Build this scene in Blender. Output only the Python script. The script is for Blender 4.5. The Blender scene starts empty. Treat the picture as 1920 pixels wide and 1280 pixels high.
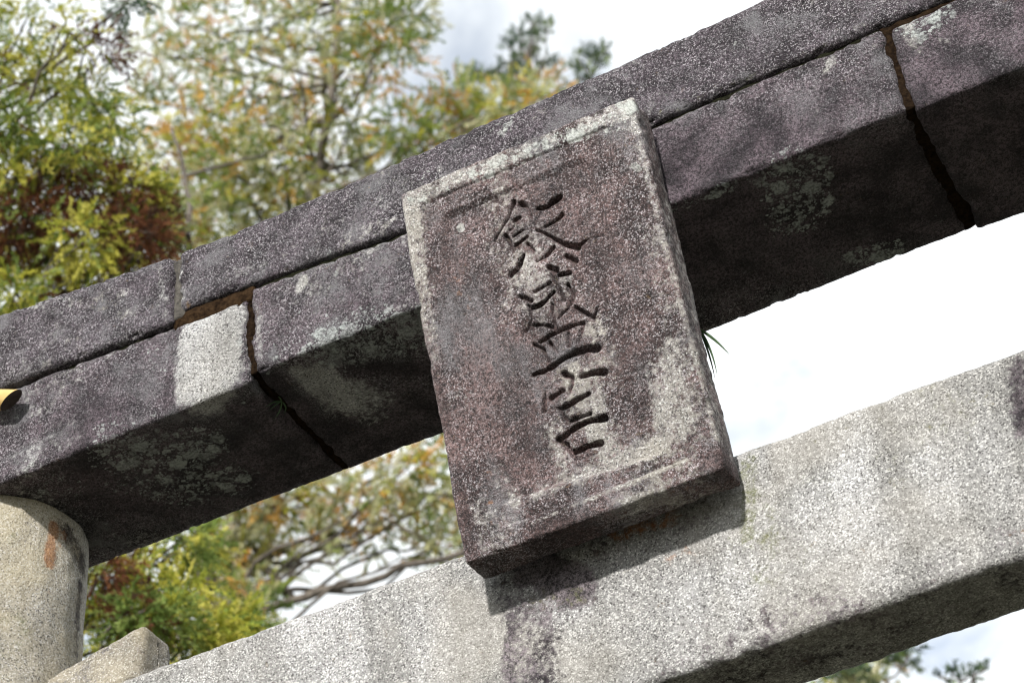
import bpy, math, random
import numpy as np

# ------------------------------------------------------------------ camera, sky, sun, exposure
S = bpy.context.scene
COL = S.collection
H = 5.5                                             # height of the lintel soffit above the ground
EL, AZ, RO, F = 0.6825, -0.3739, -0.1336, 4410.6    # camera solved from the photograph (1920 px wide)
CAM = np.array([1.5311, -4.2531, -3.9455 + H])
_d = np.array([math.sin(AZ)*math.cos(EL), math.cos(AZ)*math.cos(EL), math.sin(EL)])
_r = np.cross(_d, [0, 0, 1]); _r /= np.linalg.norm(_r); _u = np.cross(_r, _d)
R_ = math.cos(RO)*_r + math.sin(RO)*_u
U_ = -math.sin(RO)*_r + math.cos(RO)*_u
D_ = _d
cd = bpy.data.cameras.new('camera'); co = bpy.data.objects.new('camera', cd); COL.objects.link(co)
import mathutils
M = mathutils.Matrix(((R_[0], U_[0], -D_[0], CAM[0]), (R_[1], U_[1], -D_[1], CAM[1]), (R_[2], U_[2], -D_[2], CAM[2]), (0, 0, 0, 1)))
co.matrix_world = M
cd.sensor_width = 36; cd.lens = 36*F/1920; cd.clip_start = .05; cd.clip_end = 3000
cd.dof.use_dof = True; cd.dof.focus_distance = 6.0; cd.dof.aperture_fstop = 4.6
S.camera = co
S.cycles.filter_width = 1.1

SUN_EL, SUN_AZ = math.radians(28), math.radians(5)     # azimuth measured from -Y (in front of the gate) towards +X
to_sun = mathutils.Vector((math.sin(SUN_AZ)*math.cos(SUN_EL), -math.cos(SUN_AZ)*math.cos(SUN_EL), math.sin(SUN_EL)))
sl = bpy.data.lights.new('sun', 'SUN'); so = bpy.data.objects.new('sun', sl); COL.objects.link(so)
sl.energy = 5.0; sl.angle = math.radians(3.0); sl.color = (1, .975, .945)
so.rotation_euler = to_sun.to_track_quat('Z', 'Y').to_euler(); so.location = (0, -10, 20)

W = bpy.data.worlds.new('World'); S.world = W; W.use_nodes = True
wn = W.node_tree; wn.nodes.clear()
def N(nt, t, **k):
    n = nt.nodes.new(t)
    for a, b in k.items():
        if a.startswith('i_'):
            key = a[2:]; key = int(key) if key.isdigit() else key.replace('_', ' ')
            n.inputs[key].default_value = b
        else: setattr(n, a, b)
    return n
sky = N(wn, 'ShaderNodeTexSky', sky_type='NISHITA', sun_disc=False, sun_elevation=SUN_EL, sun_rotation=math.pi - SUN_AZ, altitude=100)
tc = N(wn, 'ShaderNodeTexCoord'); sep = N(wn, 'ShaderNodeSeparateXYZ'); wn.links.new(tc.outputs['Generated'], sep.inputs[0])
mz = N(wn, 'ShaderNodeMath', operation='MAXIMUM', i_1=.06); wn.links.new(sep.outputs[2], mz.inputs[0])
dx = N(wn, 'ShaderNodeMath', operation='DIVIDE'); dy = N(wn, 'ShaderNodeMath', operation='DIVIDE')
for m_, i in ((dx, 0), (dy, 1)): wn.links.new(sep.outputs[i], m_.inputs[0]); wn.links.new(mz.outputs[0], m_.inputs[1])
cmb = N(wn, 'ShaderNodeCombineXYZ', i_2=5.1); wn.links.new(dx.outputs[0], cmb.inputs[0]); wn.links.new(dy.outputs[0], cmb.inputs[1])
cn = N(wn, 'ShaderNodeTexNoise', i_Scale=3.4, i_Detail=7.0, i_Roughness=.55, i_Distortion=.3); wn.links.new(cmb.outputs[0], cn.inputs['Vector'])
cr = N(wn, 'ShaderNodeMapRange', interpolation_type='SMOOTHSTEP'); cr.inputs[1].default_value = .31; cr.inputs[2].default_value = .455; cr.inputs[3].default_value = .42
wn.links.new(cn.outputs[0], cr.inputs[0])
bgs = N(wn, 'ShaderNodeBackground', i_Strength=.15); wn.links.new(sky.outputs[0], bgs.inputs[0])
bgc = N(wn, 'ShaderNodeBackground', i_Strength=1.02); bgc.inputs[0].default_value = (.95, .985, 1, 1)
mx = N(wn, 'ShaderNodeMixShader'); wo = N(wn, 'ShaderNodeOutputWorld')
wn.links.new(cr.outputs[0], mx.inputs[0]); wn.links.new(bgs.outputs[0], mx.inputs[1]); wn.links.new(bgc.outputs[0], mx.inputs[2]); wn.links.new(mx.outputs[0], wo.inputs[0])

vs = S.view_settings; vs.view_transform = 'Standard'; vs.look = 'None'; vs.gamma = 1; vs.use_curve_mapping = False; vs.exposure = 0.34

# ------------------------------------------------------------------ helpers
rng = np.random.default_rng(11)
def ray(px, py):
    v = D_ + R_*(px-960)/F - U_*(py-640)/F
    return v/np.linalg.norm(v)
def at(px, py, axis, val):          # point of the photograph on an axis-aligned plane of the gate
    v = ray(px, py); return CAM + v*((val-CAM[axis])/v[axis])
def far(px, py, hd):                # point at a horizontal distance from the camera
    v = ray(px, py); return CAM + v*(hd/math.hypot(v[0], v[1]))

_perm = rng.random((64, 64, 64)).astype(np.float32)
def vnoise(P, f, off=0.0):
    q = P*f + off; i = np.floor(q).astype(np.int64); t = (q-i); t = t*t*t*(t*(t*6-15)+10); i &= 63; j = (i+1) & 63
    x0, y0, z0 = i.T; x1, y1, z1 = j.T; tx, ty, tz = t.T
    a = _perm[x0, y0, z0]*(1-tx)+_perm[x1, y0, z0]*tx; b = _perm[x0, y1, z0]*(1-tx)+_perm[x1, y1, z0]*tx
    c = _perm[x0, y0, z1]*(1-tx)+_perm[x1, y0, z1]*tx; d = _perm[x0, y1, z1]*(1-tx)+_perm[x1, y1, z1]*tx
    return ((a*(1-ty)+b*ty)*(1-tz)+(c*(1-ty)+d*ty)*tz)*2-1
def fbm(P, f, o=3, off=0.0, g=.55):
    s = 0; a = 1
    for k in range(o): s = s+a*vnoise(P, f*2**k, off+k*7.3); a *= g
    return s

def mesh_obj(name, V, Q, mat, parent=None, attrs=None, smooth=True):
    me = bpy.data.meshes.new(name); V = np.asarray(V, np.float32); Q = np.asarray(Q, np.int32)
    n = Q.shape[1]
    me.vertices.add(len(V)); me.vertices.foreach_set('co', V.ravel())
    me.loops.add(Q.size); me.loops.foreach_set('vertex_index', Q.ravel())
    me.polygons.add(len(Q)); me.polygons.foreach_set('loop_start', np.arange(0, Q.size, n, dtype=np.int32))
    me.polygons.foreach_set('use_smooth', np.full(len(Q), smooth, dtype=bool))
    me.update(calc_edges=True)
    for k, v in (attrs or {}).items():
        if np.ndim(v) == 1:
            me.attributes.new(k, 'FLOAT', 'POINT').data.foreach_set('value', np.asarray(v, np.float32))
        else:
            me.attributes.new(k, 'FLOAT_COLOR', 'POINT').data.foreach_set('color', np.asarray(v, np.float32).ravel())
    me.materials.append(mat)
    o = bpy.data.objects.new(name, me); COL.objects.link(o); o.parent = parent
    return o
def tag(o, label, cat=None, group=None, kind=None):
    o['label'] = label
    if cat: o['category'] = cat
    if group: o['group'] = group
    if kind: o['kind'] = kind
    return o
def empty(name, loc=(0, 0, 0)):
    o = bpy.data.objects.new(name, None); o.location = loc; COL.objects.link(o); o.empty_display_size = .2; return o
def join(parts):
    V, Q, n = [], [], 0
    for v, q in parts: V.append(v); Q.append(np.asarray(q)+n); n += len(v)
    return np.concatenate(V), np.concatenate(Q)

def box_surface(nx, ny, nz):
    """ijk of the surface points of a box grid and its outward quads"""
    quads = []
    def key(i, j, k): return (i*(ny+1)+j)*(nz+1)+k
    def face(a, b, f, flip):
        A, B = np.meshgrid(np.arange(a), np.arange(b), indexing='ij')
        q = np.stack([f(A, B), f(A+1, B), f(A+1, B+1), f(A, B+1)], -1).reshape(-1, 4)
        quads.append(q[:, ::-1] if flip else q)
    face(nx, ny, lambda i, j: key(i, j, 0), True); face(nx, ny, lambda i, j: key(i, j, nz), False)
    face(nx, nz, lambda i, k: key(i, 0, k), False); face(nx, nz, lambda i, k: key(i, ny, k), True)
    face(ny, nz, lambda j, k: key(0, j, k), True); face(ny, nz, lambda j, k: key(nx, j, k), False)
    Q = np.concatenate(quads); u, inv = np.unique(Q, return_inverse=True)
    k = u % (nz+1); j = (u//(nz+1)) % (ny+1); i = u//((nz+1)*(ny+1))
    return np.stack([i, j, k], -1), inv.reshape(-1, 4)

def spots(P, lst):
    """union of soft 3-D capsules: each (a, b, radius, strength)"""
    out = np.zeros(len(P))
    for a, b, r, s in lst:
        a = np.asarray(a, float); b = np.asarray(b, float); ab = b-a; L = max(ab@ab, 1e-9)
        t = np.clip(((P-a)@ab)/L, 0, 1); d = np.linalg.norm(P-a-t[:, None]*ab, axis=1)
        q_ = np.clip((1.9-d/r)/1.5, 0, 1); out = np.maximum(out, s*q_*q_*(3-2*q_))
    return out

def stone(name, lo, hi, mat, parent=None, step=.009, r=.014, warp=None, seed=0., chip=1., rough=1., attrs=None, ragged=False):
    lo = np.asarray(lo, float); hi = np.asarray(hi, float)
    n = np.maximum(2, np.round((hi-lo)/step).astype(int))
    I, Q = box_surface(*n); P = lo+(hi-lo)*I/n
    q = np.clip(P, lo+r, hi-r); d = P-q; nn = d/np.linalg.norm(d, axis=1)[:, None]
    edge = np.clip((np.sort(np.abs(d)/r, axis=1)[:, 1]), 0, 1)
    X = q+nn*r
    if warp: X = warp(X)
    h = rough*(.0020*fbm(X, 4, 2, seed)+.0011*fbm(X, 20, 2, seed+3)+.0012*fbm(X, 55, 2, seed+5))
    inner = np.minimum(np.abs(P-lo), np.abs(hi-P)); m2 = np.sort(inner, axis=1)[:, 1]      # distance to nearest edge
    ch = np.clip(1-m2/.022, 0, 1)*np.clip(fbm(X, 24, 3, seed+9, .7)-.25, 0, 1)*.014*chip
    X = X+nn*(h-ch)[:, None]
    if ragged:
        de = np.minimum(P[:, 0]-lo[0], hi[0]-P[:, 0]); Y = X.copy(); Y[:, 0] = np.where(P[:, 0]-lo[0] < hi[0]-P[:, 0], seed, seed+5)
        X[:, 0] += np.exp(-de/.03)*(.006*fbm(Y, 9, 2, seed)+.004*fbm(Y, 34, 2, seed+1))
    A = {k: spots(X, v) for k, v in (attrs or {}).items()}
    for k in ('dark', 'pale', 'lich', 'rust', 'moss'): A.setdefault(k, np.zeros(len(X)))
    return mesh_obj(name, X+np.array([0, 0, H]), Q, mat, parent, A)

# ------------------------------------------------------------------ materials
def new_mat(name):
    m = bpy.data.materials.new(name); m.use_nodes = True; nt = m.node_tree; nt.nodes.clear()
    out = N(nt, 'ShaderNodeOutputMaterial'); b = N(nt, 'ShaderNodeBsdfPrincipled'); nt.links.new(b.outputs[0], out.inputs[0])
    return m, nt, b, out
def stone_mat(name, bias, light=(.50, .497, .49), mid=(.25, .248, .245), film0=(.012, .0085, .0108), film1=(.048, .036, .044),
              lich=.0, lichcol=(.45, .47, .44), warm=(.42, .36, .24), warmth=.25, bump=.9, speck=.42, streak=(1, 1, 1), mott=1.3, washk=.85):
    m, nt, b, out = new_mat(name); L = nt.links.new
    tc = N(nt, 'ShaderNodeTexCoord'); V = tc.outputs['Object']
    def noise(s, det=3., ro=.6, dist=0., vec=None, off=(0, 0, 0), sc=(1, 1, 1)):
        mp = N(nt, 'ShaderNodeMapping'); mp.inputs['Location'].default_value = off; mp.inputs['Scale'].default_value = sc; L(V, mp.inputs[0])
        n = N(nt, 'ShaderNodeTexNoise', i_Scale=s, i_Detail=det, i_Roughness=ro, i_Distortion=dist); L(mp.outputs[0], n.inputs['Vector']); return n.outputs[0]
    def mr(x, a, bb, c=0., d=1., smooth=True):
        n = N(nt, 'ShaderNodeMapRange', interpolation_type='SMOOTHSTEP' if smooth else 'LINEAR')
        for i, v in zip((1, 2, 3, 4), (a, bb, c, d)): n.inputs[i].default_value = v
        L(x, n.inputs[0]); return n.outputs[0]
    def ma(op, a, bb):
        n = N(nt, 'ShaderNodeMath', operation=op)
        for i, v in enumerate((a, bb)):
            if isinstance(v, (int, float)): n.inputs[i].default_value = v
            else: L(v, n.inputs[i])
        return n.outputs[0]
    def mix(f, a, bb, bt='MIX'):
        n = N(nt, 'ShaderNodeMix', data_type='RGBA', blend_type=bt)
        for i, v in ((0, f), (6, a), (7, bb)):
            if isinstance(v, (int, float)): n.inputs[i].default_value = v
            elif isinstance(v, tuple): n.inputs[i].default_value = (*v, 1)
            else: L(v, n.inputs[i])
        return n.outputs[2]
    def attr(k): n = N(nt, 'ShaderNodeAttribute', attribute_name=k); return n.outputs['Fac']
    # crystals of the granite
    wv = N(nt, 'ShaderNodeTexVoronoi', i_Scale=300.); L(V, wv.inputs['Vector'])
    sc_ = N(nt, 'ShaderNodeSeparateColor'); L(wv.outputs['Color'], sc_.inputs[0]); cell = sc_.outputs[0]
    g1 = noise(120, 3, .75); g2 = noise(350, 2, .7, off=(3, 1, 2))
    gr = ma('ADD', ma('MULTIPLY', g1, .5), ma('MULTIPLY', g2, .5)); gr = mr(gr, .36, .64)
    gran = mix(gr, mid, light); gran = mix(mr(cell, .86, .92), gran, (.09, .085, .085)); gran = mix(mr(cell, .20, .12), gran, (.64, .635, .62))
    gran = mix(1., gran, mix(mr(noise(1.7, 3, .6, .3, off=(9, 2, 6)), .3, .7), (.70, .69, .67), (1.12, 1.12, 1.13)), 'MULTIPLY')
    gran = mix(1., gran, mix(mr(noise(9, 3, .65, .2, off=(2, 7, 3), sc=(1, 1, .10)), .32, .66), (.74, .735, .72), (1.08, 1.08, 1.08)), 'MULTIPLY')
    wm = noise(2.3, 3, .6, .4, off=(5, 0, 1)); gran = mix(ma('MULTIPLY', mr(wm, .45, .68), warmth), gran, warm, 'MIX')
    # dark biological film, patchy, broken up by the grain; 'dark' also paints in some shade
    f1 = noise(3.1, 3, .62, .6, off=(1, 4, 2), sc=streak); f2 = noise(17, 3, .65, .5, off=(7, 1, 3)); f3 = noise(70, 2, .7, off=(2, 2, 8))
    f = ma('ADD', ma('MULTIPLY', ma('SUBTRACT', f1, .5), 1.5), ma('MULTIPLY', ma('SUBTRACT', f2, .5), mott))
    f = ma('ADD', f, ma('MULTIPLY', ma('SUBTRACT', f3, .5), 1.6)); f = ma('ADD', f, ma('MULTIPLY', ma('SUBTRACT', g2, .5), 1.3))
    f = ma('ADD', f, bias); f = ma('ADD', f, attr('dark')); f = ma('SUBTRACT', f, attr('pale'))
    fm = mr(f, .12, .62)
    film = mix(mr(noise(9, 3, .6, off=(4, 4, 4)), .35, .68), film0, film1)
    clean = mr(attr('dark'), .1, .75, 1., .12); zon = mr(noise(6, 2, .6, off=(1, 8, 8)), .34, .66, .5, 1.)
    film = mix(ma('MULTIPLY', mr(ma('ADD', ma('MULTIPLY', g2, .6), ma('MULTIPLY', cell, .4)), .54, .72), ma('MULTIPLY', ma('MULTIPLY', clean, zon), speck)), film, (.42, .40, .415))
    film = mix(1., film, mix(mr(ma('ADD', ma('MULTIPLY', g1, .55), ma('MULTIPLY', g2, .45)), .39, .61), (.22, .22, .22), (2.7, 2.7, 2.7)), 'MULTIPLY')
    wash = mr(ma('ADD', noise(7, 3, .68, .4, off=(8, 3, 5), sc=streak), ma('MULTIPLY', ma('SUBTRACT', g2, .5), .7)), .50, .74)
    film = mix(ma('MULTIPLY', ma('MULTIPLY', wash, clean), washk), film, (.168, .163, .170))
    colr = mix(fm, gran, film)
    # crusty lichen: round rosettes merging into patches
    dv = N(nt, 'ShaderNodeVectorMath', operation='ADD'); nz = N(nt, 'ShaderNodeTexNoise', i_Scale=75., i_Detail=4.); L(V, nz.inputs['Vector'])
    sc2 = N(nt, 'ShaderNodeVectorMath', operation='SCALE'); sc2.inputs['Scale'].default_value = .030; L(nz.outputs['Color'], sc2.inputs[0]); L(V, dv.inputs[0]); L(sc2.outputs[0], dv.inputs[1])
    lm = 0.
    brk = mr(ma('ADD', ma('MULTIPLY', g1, .6), ma('MULTIPLY', f2, .4)), .34, .56, .25, 1.)
    zone = ma('ADD', noise(4.5, 3, .6, off=(0, 9, 2)), ma('MULTIPLY', attr('lich'), .55))
    for s, thr, off in ((17., .30, 0.), (38., .28, 5.), (85., .28, 2.)):
        v = N(nt, 'ShaderNodeTexVoronoi', i_Scale=s, i_Randomness=1.); L(dv.outputs[0], v.inputs['Vector'])
        s3 = N(nt, 'ShaderNodeSeparateColor'); L(v.outputs['Color'], s3.inputs[0])
        keep = ma('ADD', ma('MULTIPLY', s3.outputs[0], .5), ma('MULTIPLY', ma('SUBTRACT', zone, .5), 2.2))
        rad = ma('MULTIPLY', mr(keep, .52-lich, 1.15-lich, smooth=False), thr*1.5)
        d = ma('SUBTRACT', rad, v.outputs['Distance']); d = ma('MULTIPLY', mr(d, -.02, .10), mr(s3.outputs[1], 0., 1., .45, 1.))
        lm = d if isinstance(lm, float) else ma('MAXIMUM', lm, d)
    lm = ma('MULTIPLY', lm, brk)
    lc = mix(mr(g1, .35, .65), tuple(c*.72 for c in lichcol), tuple(min(1, c*1.15) for c in lichcol))
    colr = mix(ma('MULTIPLY', lm, .88), colr, lc)
    # rust wash and moss
    rs = mr(ma('ADD', ma('ADD', attr('rust'), ma('MULTIPLY', ma('SUBTRACT', f2, .5), 1.8)), ma('MULTIPLY', ma('SUBTRACT', f3, .5), 1.2)), .35, 1.15); colr = mix(ma('MULTIPLY', rs, .7), colr, mix(mr(g1, .3, .7), (.20, .06, .012), (.48, .21, .06)))
    ms = mr(ma('ADD', ma('ADD', attr('moss'), ma('MULTIPLY', ma('SUBTRACT', f2, .5), 1.6)), ma('MULTIPLY', ma('SUBTRACT', f3, .5), 1.6)), .35, 1.2); colr = mix(ma('MULTIPLY', ms, .8), colr, mix(mr(g2, .3, .7), (.045, .05, .018), (.17, .18, .07)))
    L(colr, b.inputs['Base Color']); b.inputs['Roughness'].default_value = .88; b.inputs['Specular IOR Level'].default_value = .35
    hb = ma('ADD', ma('MULTIPLY', g1, 1.0), ma('MULTIPLY', g2, .55)); hb = ma('ADD', hb, ma('MULTIPLY', noise(38, 3, .6, off=(6, 6, 1)), 1.4)); hb = ma('ADD', hb, ma('MULTIPLY', lm, .25))
    bp = N(nt, 'ShaderNodeBump', i_Strength=bump, i_Distance=.010); L(hb, bp.inputs['Height']); L(bp.outputs[0], b.inputs['Normal'])
    return m
MAT_CAP = stone_mat('cap_stone', .92, film1=(.047, .037, .044), lich=.07)
MAT_LIN = stone_mat('lintel_stone', .72, washk=.95, lich=.06, film1=(.058, .044, .051), warmth=.08, lichcol=(.43, .46, .44))
MAT_PLQ = stone_mat('plaque_stone', .70, warmth=.12, film0=(.017, .010, .0095), film1=(.066, .043, .041), mott=1.0, light=(.46, .44, .41), mid=(.24, .225, .21), lich=-.06, streak=(1, 1, .45), bump=.65)
MAT_TIE = stone_mat('tie_granite', -.55, film1=(.085, .072, .076), mott=1.0, light=(.42, .417, .41), mid=(.19, .188, .185), lich=-.3, warmth=.3, warm=(.40, .37, .32), bump=.6)
MAT_WED = stone_mat('wedge_granite', .12, lich=-.3, warmth=.5, light=(.40, .375, .33), mid=(.20, .185, .16), film1=(.10, .08, .065), bump=.6)
MAT_PIL = stone_mat('pillar_granite', -.12, mott=1.6, lich=-.3, warmth=.42, warm=(.46, .39, .24), film1=(.15, .13, .095), light=(.56, .53, .46), mid=(.27, .25, .21), bump=.5, streak=(1, 1, .3))

def plain_mat(name, c0, c1, s=40., rough=.8, bump=.3, spec=.3, metal=0., stretch=(1, 1, 1)):
    m, nt, b, out = new_mat(name); L = nt.links.new
    tc = N(nt, 'ShaderNodeTexCoord'); mp = N(nt, 'ShaderNodeMapping'); mp.inputs['Scale'].default_value = stretch; L(tc.outputs['Object'], mp.inputs[0])
    n = N(nt, 'ShaderNodeTexNoise', i_Scale=s, i_Detail=5., i_Roughness=.65); L(mp.outputs[0], n.inputs['Vector'])
    r = N(nt, 'ShaderNodeMapRange'); r.inputs[1].default_value = .3; r.inputs[2].default_value = .7; L(n.outputs[0], r.inputs[0])
    x = N(nt, 'ShaderNodeMix', data_type='RGBA'); x.inputs[6].default_value = (*c0, 1); x.inputs[7].default_value = (*c1, 1); L(r.outputs[0], x.inputs[0])
    L(x.outputs[2], b.inputs['Base Color']); b.inputs['Roughness'].default_value = rough; b.inputs['Specular IOR Level'].default_value = spec; b.inputs['Metallic'].default_value = metal
    bp = N(nt, 'ShaderNodeBump', i_Strength=bump, i_Distance=.01); L(n.outputs[0], bp.inputs['Height']); L(bp.outputs[0], b.inputs['Normal'])
    return m
MAT_MORTAR = plain_mat('mortar', (.004, .003, .003), (.030, .019, .011), 75, .95, 1.0, 0.)
MAT_MOSS = plain_mat('joint_moss', (.006, .007, .004), (.028, .028, .018), 120, .95, .9, 0.)
MAT_BAMBOO = plain_mat('bamboo', (.42, .27, .08), (.60, .44, .17), 18, .28, .05, .5, stretch=(.15, 1, 1))
MAT_CUT = plain_mat('bamboo_cut', (.05, .038, .035), (.09, .07, .06), 60, .8, .3)
MAT_CABLE = plain_mat('cable', (.012, .012, .013), (.025, .025, .027), 50, .5, .1)
MAT_BLADE = plain_mat('grass_blade', (.018, .04, .015), (.045, .08, .03), 30, .5, .1)
MAT_LICH = plain_mat('leafy_lichen', (.50, .51, .44), (.72, .72, .65), 120, .9, .5)
MAT_BARK = plain_mat('bark', (.05, .042, .034), (.17, .145, .12), 12, .95, .8, stretch=(1, 1, .25))
MAT_GROUND = plain_mat('gravel_ground', (.035, .035, .022), (.07, .068, .045), 6, .95, .6)
def leaf_mat():
    m, nt, b, out = new_mat('foliage'); nt.nodes.remove(b); L = nt.links.new
    a = N(nt, 'ShaderNodeAttribute', attribute_name='col'); d = N(nt, 'ShaderNodeBsdfDiffuse'); t = N(nt, 'ShaderNodeBsdfTranslucent'); x = N(nt, 'ShaderNodeMixShader', i_0=.45)
    L(a.outputs['Color'], d.inputs[0]); L(a.outputs['Color'], t.inputs[0]); L(d.outputs[0], x.inputs[1]); L(t.outputs[0], x.inputs[2]); L(x.outputs[0], out.inputs[0])
    return m
MAT_LEAF = leaf_mat()

# ------------------------------------------------------------------ ground
g = 16; gx, gy = np.meshgrid(np.linspace(-1, 1, g+1), np.linspace(-1, 1, g+1), indexing='ij')
gp = np.stack([np.sign(gx)*np.abs(gx)**2*600, np.sign(gy)*np.abs(gy)**2*600, 0*gx], -1).reshape(-1, 3)
ii, jj = np.meshgrid(np.arange(g), np.arange(g), indexing='ij'); k0 = (ii*(g+1)+jj).ravel()
go = mesh_obj('ground', gp, np.stack([k0, k0+g+1, k0+g+2, k0+1], -1), MAT_GROUND); go['kind'] = 'structure'

# ------------------------------------------------------------------ the gate
HS, DS, YN, ZN, HN, DN = .268, .523, .1474, .6858, .5288, .2282
gate = tag(empty('stone_torii_gate'), 'weathered stone shrine gate with dark stacked lintels and pale tie beam', 'gate')
def L0(px, py, y=0.): v = at(px, py, 1, y); return v-np.array([0, 0, H])       # gate coordinates (z from the soffit)
def LZ(px, py, z): v = at(px, py, 2, z+H); return v-np.array([0, 0, H])
def cap(a, b, r, s, y=-.009): return (L0(*a, y), L0(*b, y), r, s)
def cbz(a, b, r, s, z=0.): return (LZ(*a, z), LZ(*b, z), r, s)

def lerp(x, pts): xs, zs = zip(*pts); return np.interp(x, xs, zs)
# outlines along the beam (bottom and top heights), measured on the photograph
CAP_TOP = [(-2.9, .82), (-2.3, .68), (-1.7, .586), (-1.41, .559), (-1.12, .532), (-1.1, .528), (-.95, .521), (-.47, .524), (0, .528), (.33, .532), (.67, .543), (1.2, .562), (1.7, .60), (2.3, .69), (2.9, .82)]
CAP_BOT = [(-2.9, .52), (-2.3, .395), (-1.7, .309), (-1.41, .299), (-1.13, .284)]
CAP_BOTM = [(-1.1, .316), (-.99, .312), (-.85, .306), (-.63, .290), (-.41, .274), (.32, .285), (.6, .290), (1.2, .292)]
CAP_BOTR = [(1.21, .285), (1.7, .309), (2.3, .395), (2.9, .52)]
def cap_stone(x0, x1, bot, seed, attrs, y0=-.009, y1=.535):
    # grid in true size, then bent
    h = .235
    lo = np.array([x0, y0, 0.]); hi = np.array([x1, y1, h])
    def w(P):
        P = P.copy(); t = P[:, 2]/h
        zb = lerp(P[:, 0], bot); zt = lerp(P[:, 0], CAP_TOP)
        P[:, 2] = zb+(zt-zb)*t+.045*np.clip(1-np.abs((P[:, 1]-.26)/.28), 0, 1)*np.clip((t-.85)/.15, 0, 1)
        return P
    return stone('cap_stone', lo, hi, MAT_CAP, gate, .009, .018, w, seed, 1.1, 1.2, attrs, True)
cap_stone(-2.9, -1.121, CAP_BOT, 1., {
    'pale': [cap((40, 560), (230, 560), .03, .35), cap((300, 500), (310, 600), .012, .45), cap((235, 590), (300, 570), .03, .3)],
    'lich': [cap((40, 610), (120, 590), .05, .35), cap((200, 545), (260, 530), .05, .3)]})
cap_stone(-1.098, 1.19, CAP_BOTM, 2., {
    'pale': [cap((335, 490), (335, 575), .018, .6), cap((430, 520), (500, 500), .02, .3), cap((640, 450), (730, 415), .02, .25), cap((1000, 225), (1020, 215), .02, .5)],
    'lich': [cap((930, 240), (960, 230), .02, .5), cap((650, 360), (800, 330), .05, .25)],
    'dark': [cap((850, 290), (1650, 10), .05, .12)], 'moss': [cap((1240, 215), (1640, 45), .012, .35)]})
cap_stone(1.213, 2.9, CAP_BOTR, 3., {})

def lin_stone(x0, x1, zb, zt, seed, attrs, slope=0., y0=0.):
    def w(P):
        P = P.copy(); t = P[:, 2]/HS
        b_ = zb+slope*(P[:, 1]/DS); top = lerp(P[:, 0], zt)
        P[:, 2] = b_+(top-b_)*t; return P
    return stone('lintel_stone', (x0, y0, 0), (x1, DS, HS), MAT_LIN, gate, .009, .013, w, seed, 1., 1.1, attrs, True)
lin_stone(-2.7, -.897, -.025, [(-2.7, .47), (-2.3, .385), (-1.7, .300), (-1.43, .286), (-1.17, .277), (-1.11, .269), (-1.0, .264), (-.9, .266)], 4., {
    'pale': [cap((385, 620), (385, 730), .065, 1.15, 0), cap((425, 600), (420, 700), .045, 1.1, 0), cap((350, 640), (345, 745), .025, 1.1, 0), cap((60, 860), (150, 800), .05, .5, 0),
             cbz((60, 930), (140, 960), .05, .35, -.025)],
    'dark': [cbz((250, 880), (600, 860), .20, .8), cbz((470, 760), (640, 890), .06, .9), cap((322, 650), (310, 770), .008, .5, 0)],  # soffit algae, laid on broadly so underside shade is in the colour
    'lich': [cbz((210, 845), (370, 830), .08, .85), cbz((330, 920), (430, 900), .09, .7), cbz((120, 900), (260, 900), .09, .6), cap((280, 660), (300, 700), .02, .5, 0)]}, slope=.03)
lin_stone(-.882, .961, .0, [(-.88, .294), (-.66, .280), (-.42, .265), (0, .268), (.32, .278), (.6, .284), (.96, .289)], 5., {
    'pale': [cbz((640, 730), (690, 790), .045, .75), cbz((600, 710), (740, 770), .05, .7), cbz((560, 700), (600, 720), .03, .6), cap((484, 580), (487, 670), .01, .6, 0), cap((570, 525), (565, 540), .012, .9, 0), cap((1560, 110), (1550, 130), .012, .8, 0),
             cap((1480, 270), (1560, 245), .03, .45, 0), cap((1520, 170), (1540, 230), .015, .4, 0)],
    'dark': [cbz((700, 830), (800, 800), .14, .8), cbz((1300, 430), (1750, 350), .25, .75), cbz((500, 720), (640, 860), .05, .9), cbz((660, 690), (800, 690), .03, .7)],  # soffit algae spread wide, painting in the shaded underside
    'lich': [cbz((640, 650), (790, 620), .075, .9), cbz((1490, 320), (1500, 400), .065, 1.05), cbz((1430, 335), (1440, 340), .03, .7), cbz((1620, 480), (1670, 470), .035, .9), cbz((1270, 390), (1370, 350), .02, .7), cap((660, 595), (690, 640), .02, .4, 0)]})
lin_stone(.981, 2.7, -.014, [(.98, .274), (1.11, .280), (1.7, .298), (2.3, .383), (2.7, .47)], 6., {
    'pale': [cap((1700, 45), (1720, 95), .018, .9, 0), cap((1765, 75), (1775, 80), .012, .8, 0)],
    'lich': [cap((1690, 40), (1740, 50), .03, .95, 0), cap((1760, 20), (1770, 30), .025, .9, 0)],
    'dark': [cap((1780, 60), (1900, 100), .12, .5, 0), cbz((1800, 300), (1900, 300), .3, .85), cap((1905, -20), (1925, 35), .014, 1.2, 0)]})  # soffit film thickened to paint in underside shade

# mortar in the joints, set back from the faces
def mortar(lo, hi, mat=MAT_MORTAR, seed=0.): return stone('joint_mortar', lo, hi, mat, gate, .008, .004, None, seed, 0., 1.6)
mortar((-.903, .010, .006), (-.876, DS-.003, .285), seed=1.)
mortar((.950, .010, .003), (.994, DS-.003, .285), seed=2.)
mortar((-1.128, .004, .30), (-1.09, .52, .516), plain_mat('grey_mortar', (.02, .018, .016), (.11, .10, .085), 70, .95, .8), seed=3.)
mortar((1.186, .004, .285), (1.217, .52, .545), seed=4.)
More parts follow.
